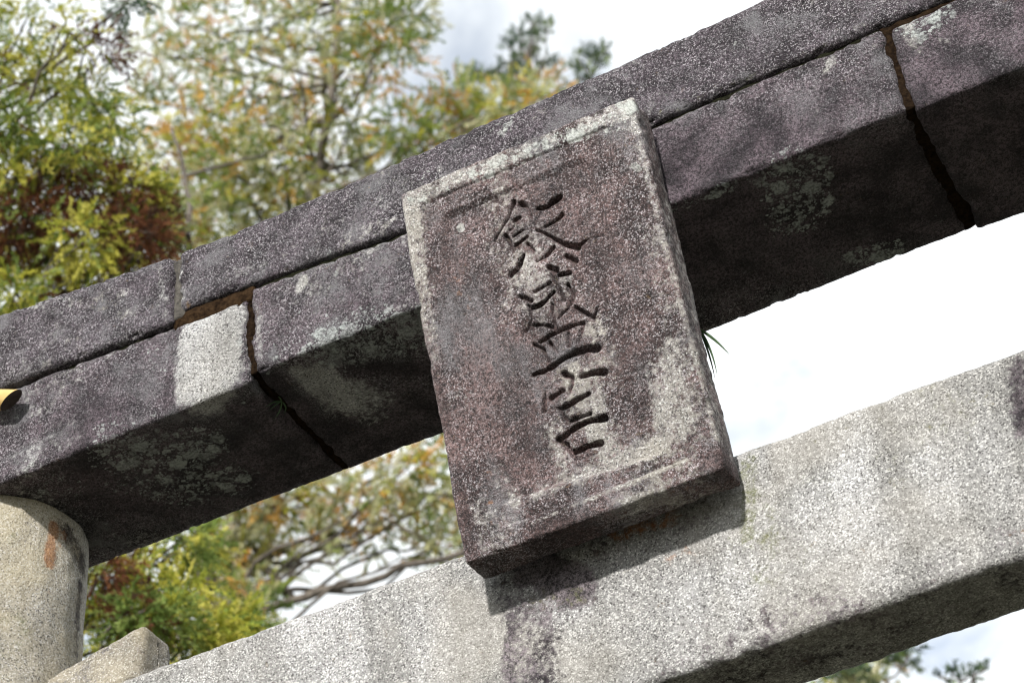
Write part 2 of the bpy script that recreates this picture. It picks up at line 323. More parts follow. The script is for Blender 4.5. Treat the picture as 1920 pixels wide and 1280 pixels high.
# bed joints between lintel and cap: mossy dark fill following the stones
def bed(x0, x1, lo, hi, y0, mat, seed):
    h = .03
    def w(P):
        P = P.copy(); t = P[:, 2]/h; a = lerp(P[:, 0], lo); c = lerp(P[:, 0], hi); P[:, 2] = a+(c-a)*t; return P
    return stone('bed_mortar', (x0, y0, 0), (x1, DS-.01, h), mat, gate, .009, .004, w, seed, 0., 2.2)
bed(-1.13, -.87, [(-1.13, .258), (-.9, .258)], [(-1.13, .312), (-.87, .312)], .006, plain_mat('brown_mortar', (.006, .004, .003), (.05, .030, .016), 60, .95, 1., 0.), 5.)
bed(-2.6, -1.135, [(-2.6, .43), (-2.3, .375), (-1.7, .292), (-1.4, .278), (-1.13, .265)], [(-2.6, .46), (-2.3, .401), (-1.7, .315), (-1.4, .305), (-1.13, .29)], .016, MAT_MOSS, 6.)
bed(-.865, .95, [(-.88, .286), (-.66, .272), (-.42, .257), (0, .26), (.32, .27), (.6, .276), (.96, .281)], [(-.85, .312), (-.63, .296), (-.41, .280), (.32, .291), (.6, .296), (.96, .297)], .012, MAT_MOSS, 7.)
bed(.955, 2.6, [(.96, .266), (1.11, .272), (1.7, .29), (2.3, .373), (2.6, .43)], [(.96, .297), (1.2, .297), (1.7, .315), (2.3, .401), (2.6, .46)], .010, MAT_MORTAR, 8.)

# tie beam
tie = stone('tie_beam', (-2.45, YN, -ZN-HN), (2.45, YN+DN, -ZN), MAT_TIE, gate, .0095, .022, None, 21., .35, 1.5, {
    'dark': [cap((1000, 1060), (1080, 1100), .055, 1.6, YN), cap((1000, 1130), (1010, 1300), .07, .95, YN), cap((962, 1150), (952, 1290), .02, 1.05, YN), cap((940, 1090), (955, 1150), .03, .85, YN), cap((1100, 1040), (1340, 950), .05, .8, YN), cap((1915, 690), (1930, 800), .035, 1.1, YN),  # black stains, and a band painted along the plaque's cast shadow
             cbz((1300, 1270), (1930, 1090), .13, .75, -ZN-HN), cap((1400, 860), (1600, 800), .06, .45, YN), cap((1000, 1150), (1070, 1140), .05, .6, YN)],  # tie soffit film painting in underside shade, and face stains
    'rust': [cap((1160, 1000), (1260, 968), .025, .75, YN), cap((1270, 1040), (1300, 1030), .03, .35, YN)],
    'moss': [cap((1404, 870), (1404, 1000), .022, .85, YN), cap((1390, 900), (1425, 1060), .06, .5, YN), cap((1000, 1110), (1080, 1120), .03, .5, YN), cap((1450, 900), (1750, 780), .12, .26, YN), cap((1390, 1080), (1480, 1060), .05, .35, YN)],
    'pale': [cap((1330, 1090), (1345, 1190), .006, .8, YN), cap((1352, 1080), (1368, 1180), .006, .8, YN), cap((700, 1150), (800, 1120), .1, .2, YN)]})

# pillars: leaning, tapered, with their foot stones
def pillar(side, seed, attrs=None):
    nphi, nz = 180, 420
    z = np.linspace(-.022, -H-.2, nz+1); ph = np.linspace(0, 2*math.pi, nphi, endpoint=False)
    Z, PH = np.meshgrid(z, ph, indexing='ij')
    R = .262+.010*(-Z)/H*3; R = R*np.where(Z > -.05, 1-.25*((Z+.05)/.03)**2*.05, 1)
    cx = side*(1.886+(-Z)*.042); cy = .248
    P = np.stack([cx+R*np.cos(PH), cy+R*np.sin(PH), Z], -1).reshape(-1, 3)
    nn = np.stack([np.cos(PH), np.sin(PH), 0*Z], -1).reshape(-1, 3)
    P = P+nn*(.004*fbm(P, 6, 2, seed)+.002*fbm(P, 24, 3, seed+2))[:, None]
    i, j = np.meshgrid(np.arange(nz), np.arange(nphi), indexing='ij'); a = i*nphi+j; b_ = i*nphi+(j+1) % nphi
    Q = np.stack([a, a+nphi, b_+nphi, b_], -1).reshape(-1, 4)
    A = {k: spots(P, (attrs or {}).get(k, [])) for k in ('dark', 'pale', 'lich', 'rust', 'moss')}
    mesh_obj('pillar', P+np.array([0, 0, H]), Q, MAT_PIL, gate, A)
    bx = side*(1.886+H*.042)
    o = stone('foot_stone', (bx-.45, cy-.45, -H-.15), (bx+.45, cy+.45, -H+.28), MAT_TIE, gate, .03, .06, None, seed)
pv = np.array([-1.886, .248, 0.])
def pil(px, py):
    v = ray(px, py); o = CAM-np.array([0, 0, H])-pv; a = v[0]**2+v[1]**2; b_ = 2*(o[0]*v[0]+o[1]*v[1]); c = o[0]**2+o[1]**2-.266**2
    D = b_*b_-4*a*c
    t = (-b_-math.sqrt(max(D, 0)))/(2*a); return CAM-np.array([0, 0, H])+v*t
pillar(-1, 31., {'rust': [(pil(105, 985), pil(97, 1055), .018, 1.7), (pil(125, 1000), pil(112, 1025), .016, .9), (pil(97, 1040), pil(95, 1130), .010, 1.1), (pil(86, 1010), pil(90, 1065), .007, .7), (pil(110, 1030), pil(106, 1090), .006, .7)],
                 'moss': [(pil(40, 1130), pil(50, 1200), .03, .45), (pil(20, 960), pil(15, 1250), .03, .35), (pil(110, 1120), pil(105, 1200), .015, .3)], 'dark': [(pil(120, 985), pil(160, 1060), .03, .7), (pil(158, 1100), pil(155, 1230), .02, .8), (pil(50, 950), pil(60, 1010), .02, .4), (pil(75, 1000), pil(70, 1240), .012, .35)]})  # dark: lintel shadow and shaded right edge painted in, plus vertical stains
pillar(1, 37.)

# wedges driven in beside the pillars on the tie beam
def wedge(side, seed):
    def w(P):
        P = P.copy(); t = np.clip((P[:, 2]+.69)/.19, 0, 1); P[:, 2] -= t*.22*np.clip(-1.36-P[:, 0], 0, .5); P[:, 1] += t*.02*(P[:, 1] < .25)
        if side > 0: P[:, 0] *= -1
        return P
    o = stone('wedge', (-1.78, .170, -.690), (-1.352, .335, -.498), MAT_WED, gate, .008, .026, w, seed, .5, .9, {})
    if side > 0: o.data.flip_normals()
wedge(-1, 41.); wedge(1, 43.)

# ------------------------------------------------------------------ carved plaque
PW, PH_, PT = .675, 1.087, .113
TILT = .1514
p_o = np.array([0., .0085, -.8222]); p_up = np.array([0, -math.sin(TILT), math.cos(TILT)]); p_bk = np.array([0, math.cos(TILT), math.sin(TILT)])
p_n = -p_bk
def plq_uv(px, py):
    v = ray(px, py); o = CAM-np.array([0, 0, H]); t = ((p_o-o)@p_n)/(v@p_n); q = o+v*t-p_o
    return np.array([q[0], q@p_up])      # origin: middle of the lower front edge
Za = lambda pts: [(900+x/4.415, 330+y/4.415) for x, y in pts]
Zb = lambda pts: [(950+x/4.268, 580+y/4.268) for x, y in pts]
STROKES = [  # (polyline in photograph pixels, half widths in px at both ends, depth factor)
    (Za([(262, 190), (215, 320), (150, 430), (90, 515)]), 5.5, 2.5, 1), (Za([(320, 212), (372, 235), (412, 330)]), 6.5, 3, 1), (Za([(268, 350), (312, 328)]), 6.5, 5, .9),
    (Za([(225, 425), (262, 400)]), 4, 4, .8), (Za([(262, 480), (345, 428)]), 5, 4, .9), (Za([(185, 470), (235, 535), (262, 615)]), 4.5, 3.5, 1), (Za([(278, 562), (375, 488)]), 5.5, 4.5, 1),
    (Za([(375, 545), (425, 605)]), 5, 6, 1), (Za([(345, 635), (300, 755), (238, 805)]), 4, 7, 1),
    (Za([(455, 250), (530, 235), (640, 150)]), 5, 8.5, 1.2), (Za([(515, 405), (585, 370), (660, 300)]), 4, 5.5, .9), (Za([(505, 250), (455, 330), (430, 420)]), 3, 3, .5),
    (Za([(460, 430), (560, 478), (670, 540), (790, 565)]), 3.5, 8.5, 1.15), (Za([(790, 565), (890, 495)]), 7, 2, .9), (Za([(590, 572), (530, 640), (450, 690)]), 5, 2.5, .8), (Za([(690, 640), (775, 685)]), 5, 7, 1),
    (Za([(540, 728), (612, 760)]), 5, 6.5, 1.1), (Za([(635, 795), (722, 785)]), 5.5, 6, 1.1), (Za([(575, 765), (625, 880), (680, 1005)]), 4, 4, 1), (Za([(715, 885), (752, 970), (720, 1065), (635, 1150)]), 5, 3, 1),
    (Za([(435, 938), (555, 868)]), 4.5, 5, .95), (Za([(315, 980), (405, 1015)]), 6, 6, 1), (Za([(410, 1082), (500, 1030), (595, 945)]), 5.5, 5, 1.1), (Za([(385, 1050), (412, 1150), (402, 1220), (365, 1275)]), 4.5, 3, .9),
    (Za([(580, 1035), (592, 1225)]), 3.5, 4.5, .9), (Za([(415, 1215), (510, 1213), (605, 1240)]), 4, 4.5, .9), (Za([(760, 1058), (850, 1110), (915, 1145)]), 4.5, 5.5, 1), (Za([(915, 1145), (950, 1055)]), 5.5, 3, .9), (Za([(680, 1180), (640, 1120)]), 2, 2.5, .5),
    (Zb([(198, 262), (268, 293), (312, 395)]), 5, 4, 1), (Zb([(248, 242), (330, 190), (450, 130), (590, 82)]), 5, 5, 1), (Zb([(592, 90), (560, 265)]), 6, 3.5, .7), (Zb([(325, 248), (382, 325)]), 5, 5, .8), (Zb([(470, 165), (480, 275)]), 4, 4, .8),
    (Zb([(190, 505), (290, 470), (440, 372), (560, 312), (708, 290)]), 5, 9, 1.25),
    (Zb([(440, 495), (500, 520), (500, 580), (478, 640)]), 7, 4, 1), (Zb([(335, 690), (430, 625)]), 5.5, 5, 1), (Zb([(288, 645), (280, 790)]), 3, 6.5, 1), (Zb([(575, 520), (660, 490), (765, 478)]), 4.5, 7.5, 1.1), (Zb([(425, 770), (530, 710), (635, 652)]), 5, 6, 1.15),
    (Zb([(395, 765), (470, 885)]), 4, 5, 1), (Zb([(485, 868), (640, 812)]), 4.5, 4.5, .9), (Zb([(405, 1008), (520, 932), (620, 872), (765, 845)]), 5, 8, 1.15), (Zb([(385, 1015), (455, 1065), (525, 1175)]), 6, 3.5, 1), (Zb([(515, 1115), (620, 1075), (735, 1048)]), 6.5, 6, 1.1)]
def seg_dist(U, a, b):
    ab = b-a; t = np.clip(((U-a)@ab)/max(ab@ab, 1e-12), 0, 1); return np.linalg.norm(U-a-t[:, None]*ab, axis=1), t
def rrect(U, corners, rad):
    """signed distance (negative inside) to a rounded quad given by its corners in order"""
    c = np.array(corners); cen = c.mean(0); d = np.full(len(U), -1e9); ds = []
    for i in range(4):
        a, b = c[i], c[(i+1) % 4]; t = (b-a)/np.linalg.norm(b-a); n = np.array([t[1], -t[0]])
        if (cen-a)@n > 0: n = -n
        ds.append((U-a)@n+rad)
    ds = np.stack(ds); s = np.sort(ds, axis=0)
    out = np.hypot(np.maximum(s[-1], 0), np.maximum(s[-2], 0))+np.minimum(s[-1], 0)
    return out-rad
PXM = 1/735.0      # metres per photograph pixel on the plaque
def sst(x, a, b): t = np.clip((x-a)/(b-a), 0, 1); return t*t*(3-2*t)
def build_plaque():
    n = np.round(np.array([PW/.0028, PT/.009, PH_/.0028])).astype(int)
    I, Q = box_surface(*n); lo = np.array([-PW/2, 0, 0]); hi = np.array([PW/2, PT, PH_]); P = lo+(hi-lo)*I/n
    r = .010; q = np.clip(P, lo+r, hi-r); d = P-q; nn = d/np.linalg.norm(d, axis=1)[:, None]; X = q+nn*r
    U = X[:, [0, 2]]; front = np.clip(-nn[:, 1], 0, 1)*(P[:, 1] < .5*PT)
    wob = .0012*fbm(X, 30, 2, 50.)[:, None]; Uw = U+np.concatenate([wob, wob*-.7], 1)
    depth = np.zeros(len(X))
    outer = rrect(Uw, [plq_uv(*p) for p in ((796, 380), (1137, 239), (1295, 856), (918, 994))], .006)
    inner = rrect(Uw, [plq_uv(*p) for p in ((820, 404), (1104, 288), (1256, 846), (915, 952))], .045)
    depth += .004*sst(-outer, -.002, .006)+.0055*np.exp(-(outer/.0038)**2)
    wv = .8+.25*fbm(X, 9, 2, 60.)
    depth += .0115*sst(-inner, -.003, .014)*np.clip(wv, .55, 1.2)
    depth -= .0016*np.exp(-((inner-.006)/.005)**2)
    cut = np.zeros(len(X)); vv = .85+.3*fbm(X, 40, 2, 70.)
    for pl, w0, w1, k in STROKES:
        uv = [plq_uv(*p) for p in pl]; L = sum(np.linalg.norm(uv[i+1]-uv[i]) for i in range(len(uv)-1)); s = 0
        box = np.array(uv); m = np.all((Uw > box.min(0)-.03) & (Uw < box.max(0)+.03), axis=1) & (front > .5); idx = np.nonzero(m)[0]
        for i in range(len(uv)-1):
            dd, t = seg_dist(Uw[idx], uv[i], uv[i+1]); l = np.linalg.norm(uv[i+1]-uv[i])
            w = (w0+(w1-w0)*(s+t*l)/L)*PXM*1.15*np.clip(vv[idx], .75, 1.25); s += l
            c = .0165*k*np.clip(w/.0075, .6, 1.15)*(1-sst(dd/w, .12, 1.15)); cut[idx] = np.maximum(cut[idx], c)
    depth += cut
    worn = .003*fbm(X, 7, 2, 52.)+.0013*fbm(X, 45, 3, 55.)
    inn = np.minimum(np.abs(P-lo), np.abs(hi-P)); m2 = np.sort(inn, axis=1)[:, 1]
    chip = np.clip(1-m2/.03, 0, 1)*np.clip(fbm(X, 16, 3, 58.)-.3, 0, 1)*.012
    X = X+nn*(worn-chip)[:, None]; X[:, 1] += front*depth
    G = p_o+X[:, [0]]*np.array([1, 0, 0])+X[:, [2]]*p_up+X[:, [1]]*p_bk
    def s(lst): return spots(X*np.array([1, .3, 1]), [(np.array([*plq_uv(*a)])[[0, 0, 1]]*np.array([1, 0, 1]), np.array([*plq_uv(*b)])[[0, 0, 1]]*np.array([1, 0, 1]), r_, k) for a, b, r_, k in lst])
    A = {'dark': s([((850, 430), (905, 700), .05, .35), ((930, 660), (960, 870), .08, .45), ((1185, 580), (1195, 740), .05, .35), ((1090, 330), (1150, 520), .07, .28), ((1050, 990), (1090, 975), .03, .6), ((1000, 1005), (1035, 990), .03, .5), ((885, 1040), (820, 700), .014, .5), ((1340, 860), (1380, 900), .03, .6), ((1000, 360), (1080, 320), .03, .35), ((890, 1060), (1380, 905), .012, .5), ((860, 760), (880, 900), .02, .35)]),
         'pale': s([((768, 385), (800, 600), .02, .45), ((800, 600), (830, 760), .02, .35), ((775, 365), (1170, 205), .024, .35), ((1070, 700), (1135, 840), .03, .5), ((1020, 800), (1050, 890), .025, .55), ((1000, 920), (1240, 830), .022, .5), ((925, 880), (965, 935), .018, .5), ((1010, 470), (950, 620), .06, .3), ((1255, 660), (1275, 800), .03, .4), ((1100, 690), (1120, 760), .02, .5), ((1185, 215), (1250, 480), .008, .35), ((1240, 780), (1215, 690), .02, .45), ((1250, 480), (1345, 820), .006, .3), ((1000, 980), (1285, 862), .005, .6), ((1160, 960), (1240, 925), .025, .35), ((1110, 600), (1140, 700), .035, .3)]),
         'lich': s([((1170, 205), (1150, 230), .028, .95), ((1030, 270), (1110, 238), .022, .9), ((860, 335), (1000, 280), .020, .8), ((770, 375), (840, 345), .02, .6), ((1190, 310), (1200, 318), .012, .9), ((858, 420), (860, 425), .010, .9), ((1120, 235), (1000, 290), .014, .7), ((940, 310), (880, 335), .014, .6)]),
         'rust': s([((1080, 1010), (1280, 945), .012, .35), ((850, 470), (870, 600), .02, .28), ((905, 880), (918, 980), .012, .3)]),
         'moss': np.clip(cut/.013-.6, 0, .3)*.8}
    A['dark'] = A['dark']+.55*np.clip(cut/.011, 0, 1)     # dirt lodged in the cuts, painted darker where shading is too weak
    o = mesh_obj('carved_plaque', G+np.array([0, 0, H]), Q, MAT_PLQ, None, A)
    return tag(o, 'tilted rectangular stone plaque carved with three characters hanging before the gate lintels', 'plaque')
build_plaque()

# ------------------------------------------------------------------ small things on the gate
def tube(pts, rad, n=10, cap_ends=True):
    pts = np.asarray(pts, float); m = len(pts); rad = np.broadcast_to(np.asarray(rad, float), (m,))
    T = np.gradient(pts, axis=0); T /= np.linalg.norm(T, axis=1)[:, None]
    ref = np.where(np.abs(T[:, [2]]) > .9, np.array([[1., 0, 0]]), np.array([[0, 0, 1.]]))
    A = np.cross(T, ref); A /= np.linalg.norm(A, axis=1)[:, None]; B = np.cross(T, A)
    ph = np.linspace(0, 2*math.pi, n, endpoint=False)
    V = pts[:, None]+rad[:, None, None]*(A[:, None]*np.cos(ph)[None, :, None]+B[:, None]*np.sin(ph)[None, :, None])
    i, j = np.meshgrid(np.arange(m-1), np.arange(n), indexing='ij'); a = i*n+j; b_ = i*n+(j+1) % n
    return V.reshape(-1, 3), np.stack([a, a+n, b_+n, b_], -1).reshape(-1, 4)

# bamboo pole leaning on the cap stone, slant-cut end
bp_root = tag(empty('bamboo_pole', tuple(at(-700, 700, 1, -.062))), 'slant cut end of a yellow bamboo pole against the lintel', 'pole')
bp_root.location = (0, 0, 0)
e0 = at(21, 750, 1, -.042); e1 = at(-600, 735, 1, -.042); ax = (e1-e0)/np.linalg.norm(e1-e0); Lb = 2.0
u1 = np.cross(ax, [0, 1, 0]); u1 /= np.linalg.norm(u1); u2 = np.cross(ax, u1)
ns, nr = 80, 32; sv = np.linspace(0, Lb, ns+1); ph = np.linspace(0, 2*math.pi, nr, endpoint=False)
RB = .0305
SS, PP = np.meshgrid(sv, ph, indexing='ij'); node = np.exp(-((SS-.42) % .45-.0)**2/.00004)*.003
off = (e0[None, None]+ax*SS[..., None]+(RB+node)[..., None]*(u1*np.cos(PP)[..., None]+u2*np.sin(PP)[..., None]))
# slant: shear the first ring along the axis, long side up
upc = (u1*np.cos(PP)[..., None]+u2*np.sin(PP)[..., None])@U_
off = off-ax*(upc*RB*.95*np.exp(-SS/.05))[..., None]
a_, b2 = np.meshgrid(np.arange(ns), np.arange(nr), indexing='ij'); k1 = a_*nr+b2; k2 = a_*nr+(b2+1) % nr
mesh_obj('culm', off.reshape(-1, 3), np.stack([k1, k2, k2+nr, k1+nr], -1).reshape(-1, 4), MAT_BAMBOO, bp_root)
ring = off[0]; cen = ring.mean(0); r2 = cen+(ring-cen)*.90+ax*.004; r3 = cen+(ring-cen)*.05+ax*.010
VV = np.concatenate([ring, r2, r3]); kk = np.arange(nr); k2 = (kk+1) % nr
mesh_obj('cut_end', VV, np.concatenate([np.stack([kk, kk+nr, k2+nr, k2], -1), np.stack([kk+nr, kk+2*nr, k2+2*nr, k2+nr], -1)]), MAT_CUT, bp_root)

# black cable strapped round the pillar
cp = []
for k in range(49):
    a = 2*math.pi*k/48; z = -.742-.02*math.sin(a*2+1.); c = np.array([-(1.886+.742*.042), .248]); rr = .279
    cp.append([c[0]+rr*math.cos(a), c[1]+rr*math.sin(a), H-.705+.10*math.cos(a+.55)*-1*.35])
v, q = tube(cp, .0045, 8); tag(mesh_obj('cable', v, q, MAT_CABLE), 'thin black cable strapped round the pale pillar', 'cable')

# grass growing from the stones: each blade a part
def tuft(name, label, root, blades):
    e = tag(empty(name, tuple(root)), label, 'grass', 'weeds growing from the gate joints')
    for tip, bow, w in blades:
        root_ = np.zeros(3); tip = np.asarray(tip)-root; t = np.linspace(0, 1, 9)[:, None]
        mid = tip*.5+np.asarray(bow); c = (1-t)**2*root_+2*t*(1-t)*mid+t*t*tip
        side = np.cross(tip, np.array([.2, 1, .1])); side /= np.linalg.norm(side); wd = w*np.sin(np.clip(t*.85+.15, 0, 1)*math.pi)**.6*(1-t*.6)
        fold = np.array([0, -1, 0])*wd*.4
        V = np.concatenate([c-side*wd, c+fold, c+side*wd]); k = np.arange(8)
        mesh_obj('blade', V, np.concatenate([np.stack([k, k+9, k+10, k+1], -1), np.stack([k+9, k+18, k+19, k+10], -1)]), MAT_BLADE, e)
rt = at(1312, 618, 1, .12)
tuft('grass_tuft', 'dark grass blades poking out beside the plaque against white sky', rt, [
    (at(1370, 667, 1, .10), U_*.012, .0045), (at(1345, 705, 1, .10), R_*.012+U_*.006, .0042), (at(1341, 712, 1, .12), R_*.008, .0038)])
rt2 = at(528, 752, 2, H-.02)
tuft('grass_tuft', 'small green weed hanging from the dark lintel soffit joint', rt2, [
    (rt2+R_*-.045-U_*.010+np.array([0, 0, -.01]), U_*.012, .004), (rt2+R_*-.034-U_*.026, U_*.006, .004), (rt2+R_*-.022-U_*.050, R_*.012, .004), (rt2+R_*.006-U_*.034, R_*.016, .004), (rt2+R_*-.01+U_*.012, U_*.006, .003)])

# leafy lichen rosettes on the lintel face: curled lobes standing off the stone
def lichen(px, py, rad, n, seed):
    r_ = np.random.default_rng(seed); c0 = at(px, py, 1, -.001); parts = []
    for k in range(n):
        a = r_.uniform(0, 2*math.pi); d = rad*math.sqrt(r_.uniform(0, 1)); c = np.array([math.cos(a)*d, -.006-.006*r_.random(), math.sin(a)*d]); s = r_.uniform(.005, .0105)
        m = 9; ph = np.linspace(0, 2*math.pi, m, endpoint=False); rr = s*(1+.3*np.sin(3*ph+r_.uniform(0, 6)))
        ringv = np.stack([c[0]+rr*np.cos(ph), c[1]-.007*(1+np.cos(ph-a))*.5-.001*r_.random(m), c[2]+rr*np.sin(ph)], -1)
        base = np.stack([c[0]+.5*rr*np.cos(ph), 0*ph+.002, c[2]+.5*rr*np.sin(ph)], -1)
        top = c+np.array([0, -.001, 0])+.02*(ringv-c)
        V = np.concatenate([base, ringv, top]); i = np.arange(m); j = (i+1) % m
        parts.append((V, np.concatenate([np.stack([i, i+m, j+m, j], -1), np.stack([i+m, i+2*m, j+2*m, j+m], -1)])))
    V, Q = join(parts); o = mesh_obj('lichen_rosette', V, Q, MAT_LICH)
    return o
tag(lichen(290, 690, .022, 26, 1), 'largest frilly grey white lichen cluster on the lintel face', 'lichen', 'leafy lichens on the lintel')
tag(lichen(312, 664, .020, 20, 2), 'frilly grey white lichen just above the largest cluster', 'lichen', 'leafy lichens on the lintel')
tag(lichen(253, 690, .009, 8, 3), 'tiny separate pale lichen beside the largest cluster on the lintel', 'lichen', 'leafy lichens on the lintel')
tag(lichen(309, 638, .008, 6, 4), 'small pale lichen speck near the cap stone joint', 'lichen', 'leafy lichens on the lintel')

# ------------------------------------------------------------------ trees
PAL = {'yg': [(.50, .48, .08), (.58, .54, .13), (.33, .36, .06)], 'g': [(.20, .27, .07), (.27, .33, .10), (.13, .19, .05)],
       'or': [(.60, .34, .08), (.64, .42, .13), (.50, .30, .10)], 'br': [(.13, .055, .03), (.18, .08, .04), (.075, .042, .03)],
       'pale': [(.52, .51, .29), (.58, .55, .36), (.44, .46, .25)], 'pine': [(.07, .11, .07), (.095, .14, .085), (.12, .16, .09)]}
PAL = {k: np.array(v) for k, v in PAL.items()}
def sprays(clumps, rg, leaf, width, twig, droop=.15):
    """leafy twigs filling soft clumps; clumps: (centre, radius, twigs, leaves per twig, {palette: weight})"""
    Vs, Cs = [], []
    for c, rad, nt, nl, pal in clumps:
        g_ = rg.normal(size=(nt, 3)); g_ /= np.linalg.norm(g_, axis=1)[:, None]; rr = rad*np.clip(rg.random(nt)**.45, .1, 1)
        o = c+g_*rr[:, None]*np.array([1, 1, .75])
        dr = g_*.8+rg.normal(size=(nt, 3))*.5+np.array([0, 0, .35-droop*2]); dr /= np.linalg.norm(dr, axis=1)[:, None]
        tl = twig*rg.uniform(.6, 1.3, nt)
        s = np.linspace(.05, 1, nl)[None, :, None]
        P = o[:, None]+dr[:, None]*tl[:, None, None]*s; P[..., 2] -= (s[..., 0]**2)*tl[:, None]*droop
        ld = dr[:, None]*.8+rg.normal(size=(nt, nl, 3))*.42; ld /= np.linalg.norm(ld, axis=2)[..., None]
        sd = np.cross(ld, rg.normal(size=(nt, nl, 3))); sd /= np.linalg.norm(sd, axis=2)[..., None]
        ll = leaf*rg.uniform(.6, 1.25, (nt, nl, 1)); ww = width*rg.uniform(.7, 1.2, (nt, nl, 1))
        a = P; b_ = P+ld*ll*.5+sd*ww; t = P+ld*ll; e = P+ld*ll*.5-sd*ww
        Vs.append(np.stack([a, b_, t, e], 2).reshape(-1, 3))
        ks = list(pal); w = np.array([pal[k] for k in ks], float); w = w*(1+4*rg.random(len(w))**4); w[rg.choice(len(w), p=w/w.sum())] *= 3; pick = rg.choice(len(ks), nt, p=w/w.sum())
        col = np.stack([PAL[ks[p]][rg.integers(0, 3)] for p in pick])*rg.uniform(.75, 1.2, (nt, 1))
        col = np.repeat(col[:, None], nl, 1)*rg.uniform(.85, 1.15, (nt, nl, 1))
        Cs.append(np.repeat(col.reshape(-1, 3), 4, 0))
    V = np.concatenate(Vs); Cc = np.concatenate(Cs); Cc = np.concatenate([Cc, np.ones((len(Cc), 1))], 1)
    return V, np.arange(len(V)).reshape(-1, 4), Cc
def wander(a, b, rg, n=8, amp=.05, sag=0.):
    t = np.linspace(0, 1, n)[:, None]; p = a+(b-a)*t; L = np.linalg.norm(b-a)
    w = np.cumsum(rg.normal(size=(n, 3)), 0); w = (w-w[0])-(w[-1]-w[0])*t
    p = p+w*amp*L/math.sqrt(n); p[:, 2] -= (4*t[:, 0]*(1-t[:, 0]))*sag*L; return p
def tree(name, label, group, trunk, rads, clumps, rg, leaf, width, twig, droop=.15, limb_r=.035, extra=()):
    base = np.array([trunk[0][0], trunk[0][1], 0.]); e = tag(empty(name, tuple(base)), label, 'tree', group)
    tp = np.asarray(trunk, float); n = 40; d = np.concatenate([[0], np.cumsum(np.linalg.norm(np.diff(tp, axis=0), axis=1))]); s = np.linspace(0, d[-1], n)
    path = np.stack([np.interp(s, d, tp[:, k]) for k in range(3)], -1); path += .03*np.stack([fbm(path, .6, 2, 3.), fbm(path, .6, 2, 8.), 0*s], -1)*np.linspace(0, 1, n)[:, None]*3
    rad = np.interp(s, [0, d[-1]], rads)
    v, q = tube(path, rad, 14); mesh_obj('trunk', v-base, q, MAT_BARK, e)
    parts = []
    for c, r_, *_ in clumps:
        i = np.argmin(np.abs(path[:, 2]-(c[2]-.45*np.linalg.norm((c-path[n//2])[:2])))); a = path[i]
        w = wander(a, c, rg, 9, .10, .04); parts.append(tube(w, np.linspace(min(limb_r, rad[i]*.7), .006, 9), 6))
        for k in range(3):
            g_ = rg.normal(size=3); g_ /= np.linalg.norm(g_); parts.append(tube(wander(w[-3+k], c+g_*r_*.8, rg, 5, .1), np.linspace(.010, .003, 5), 5))
    for a, b_, r0, r1 in extra: parts.append(tube(wander(np.asarray(a), np.asarray(b_), rg, 12, .04), np.linspace(r0, r1, 12), 7))
    v, q = join(parts); mesh_obj('branches', v-base, q, MAT_BARK, e)['kind'] = 'stuff'
    v, q, c = sprays(clumps, rg, leaf, width, twig, droop)
    o = mesh_obj('crown', v-base, q, MAT_LEAF, e, {'col': c}, smooth=False); o['kind'] = 'stuff'
    return e

rg = np.random.default_rng(5)
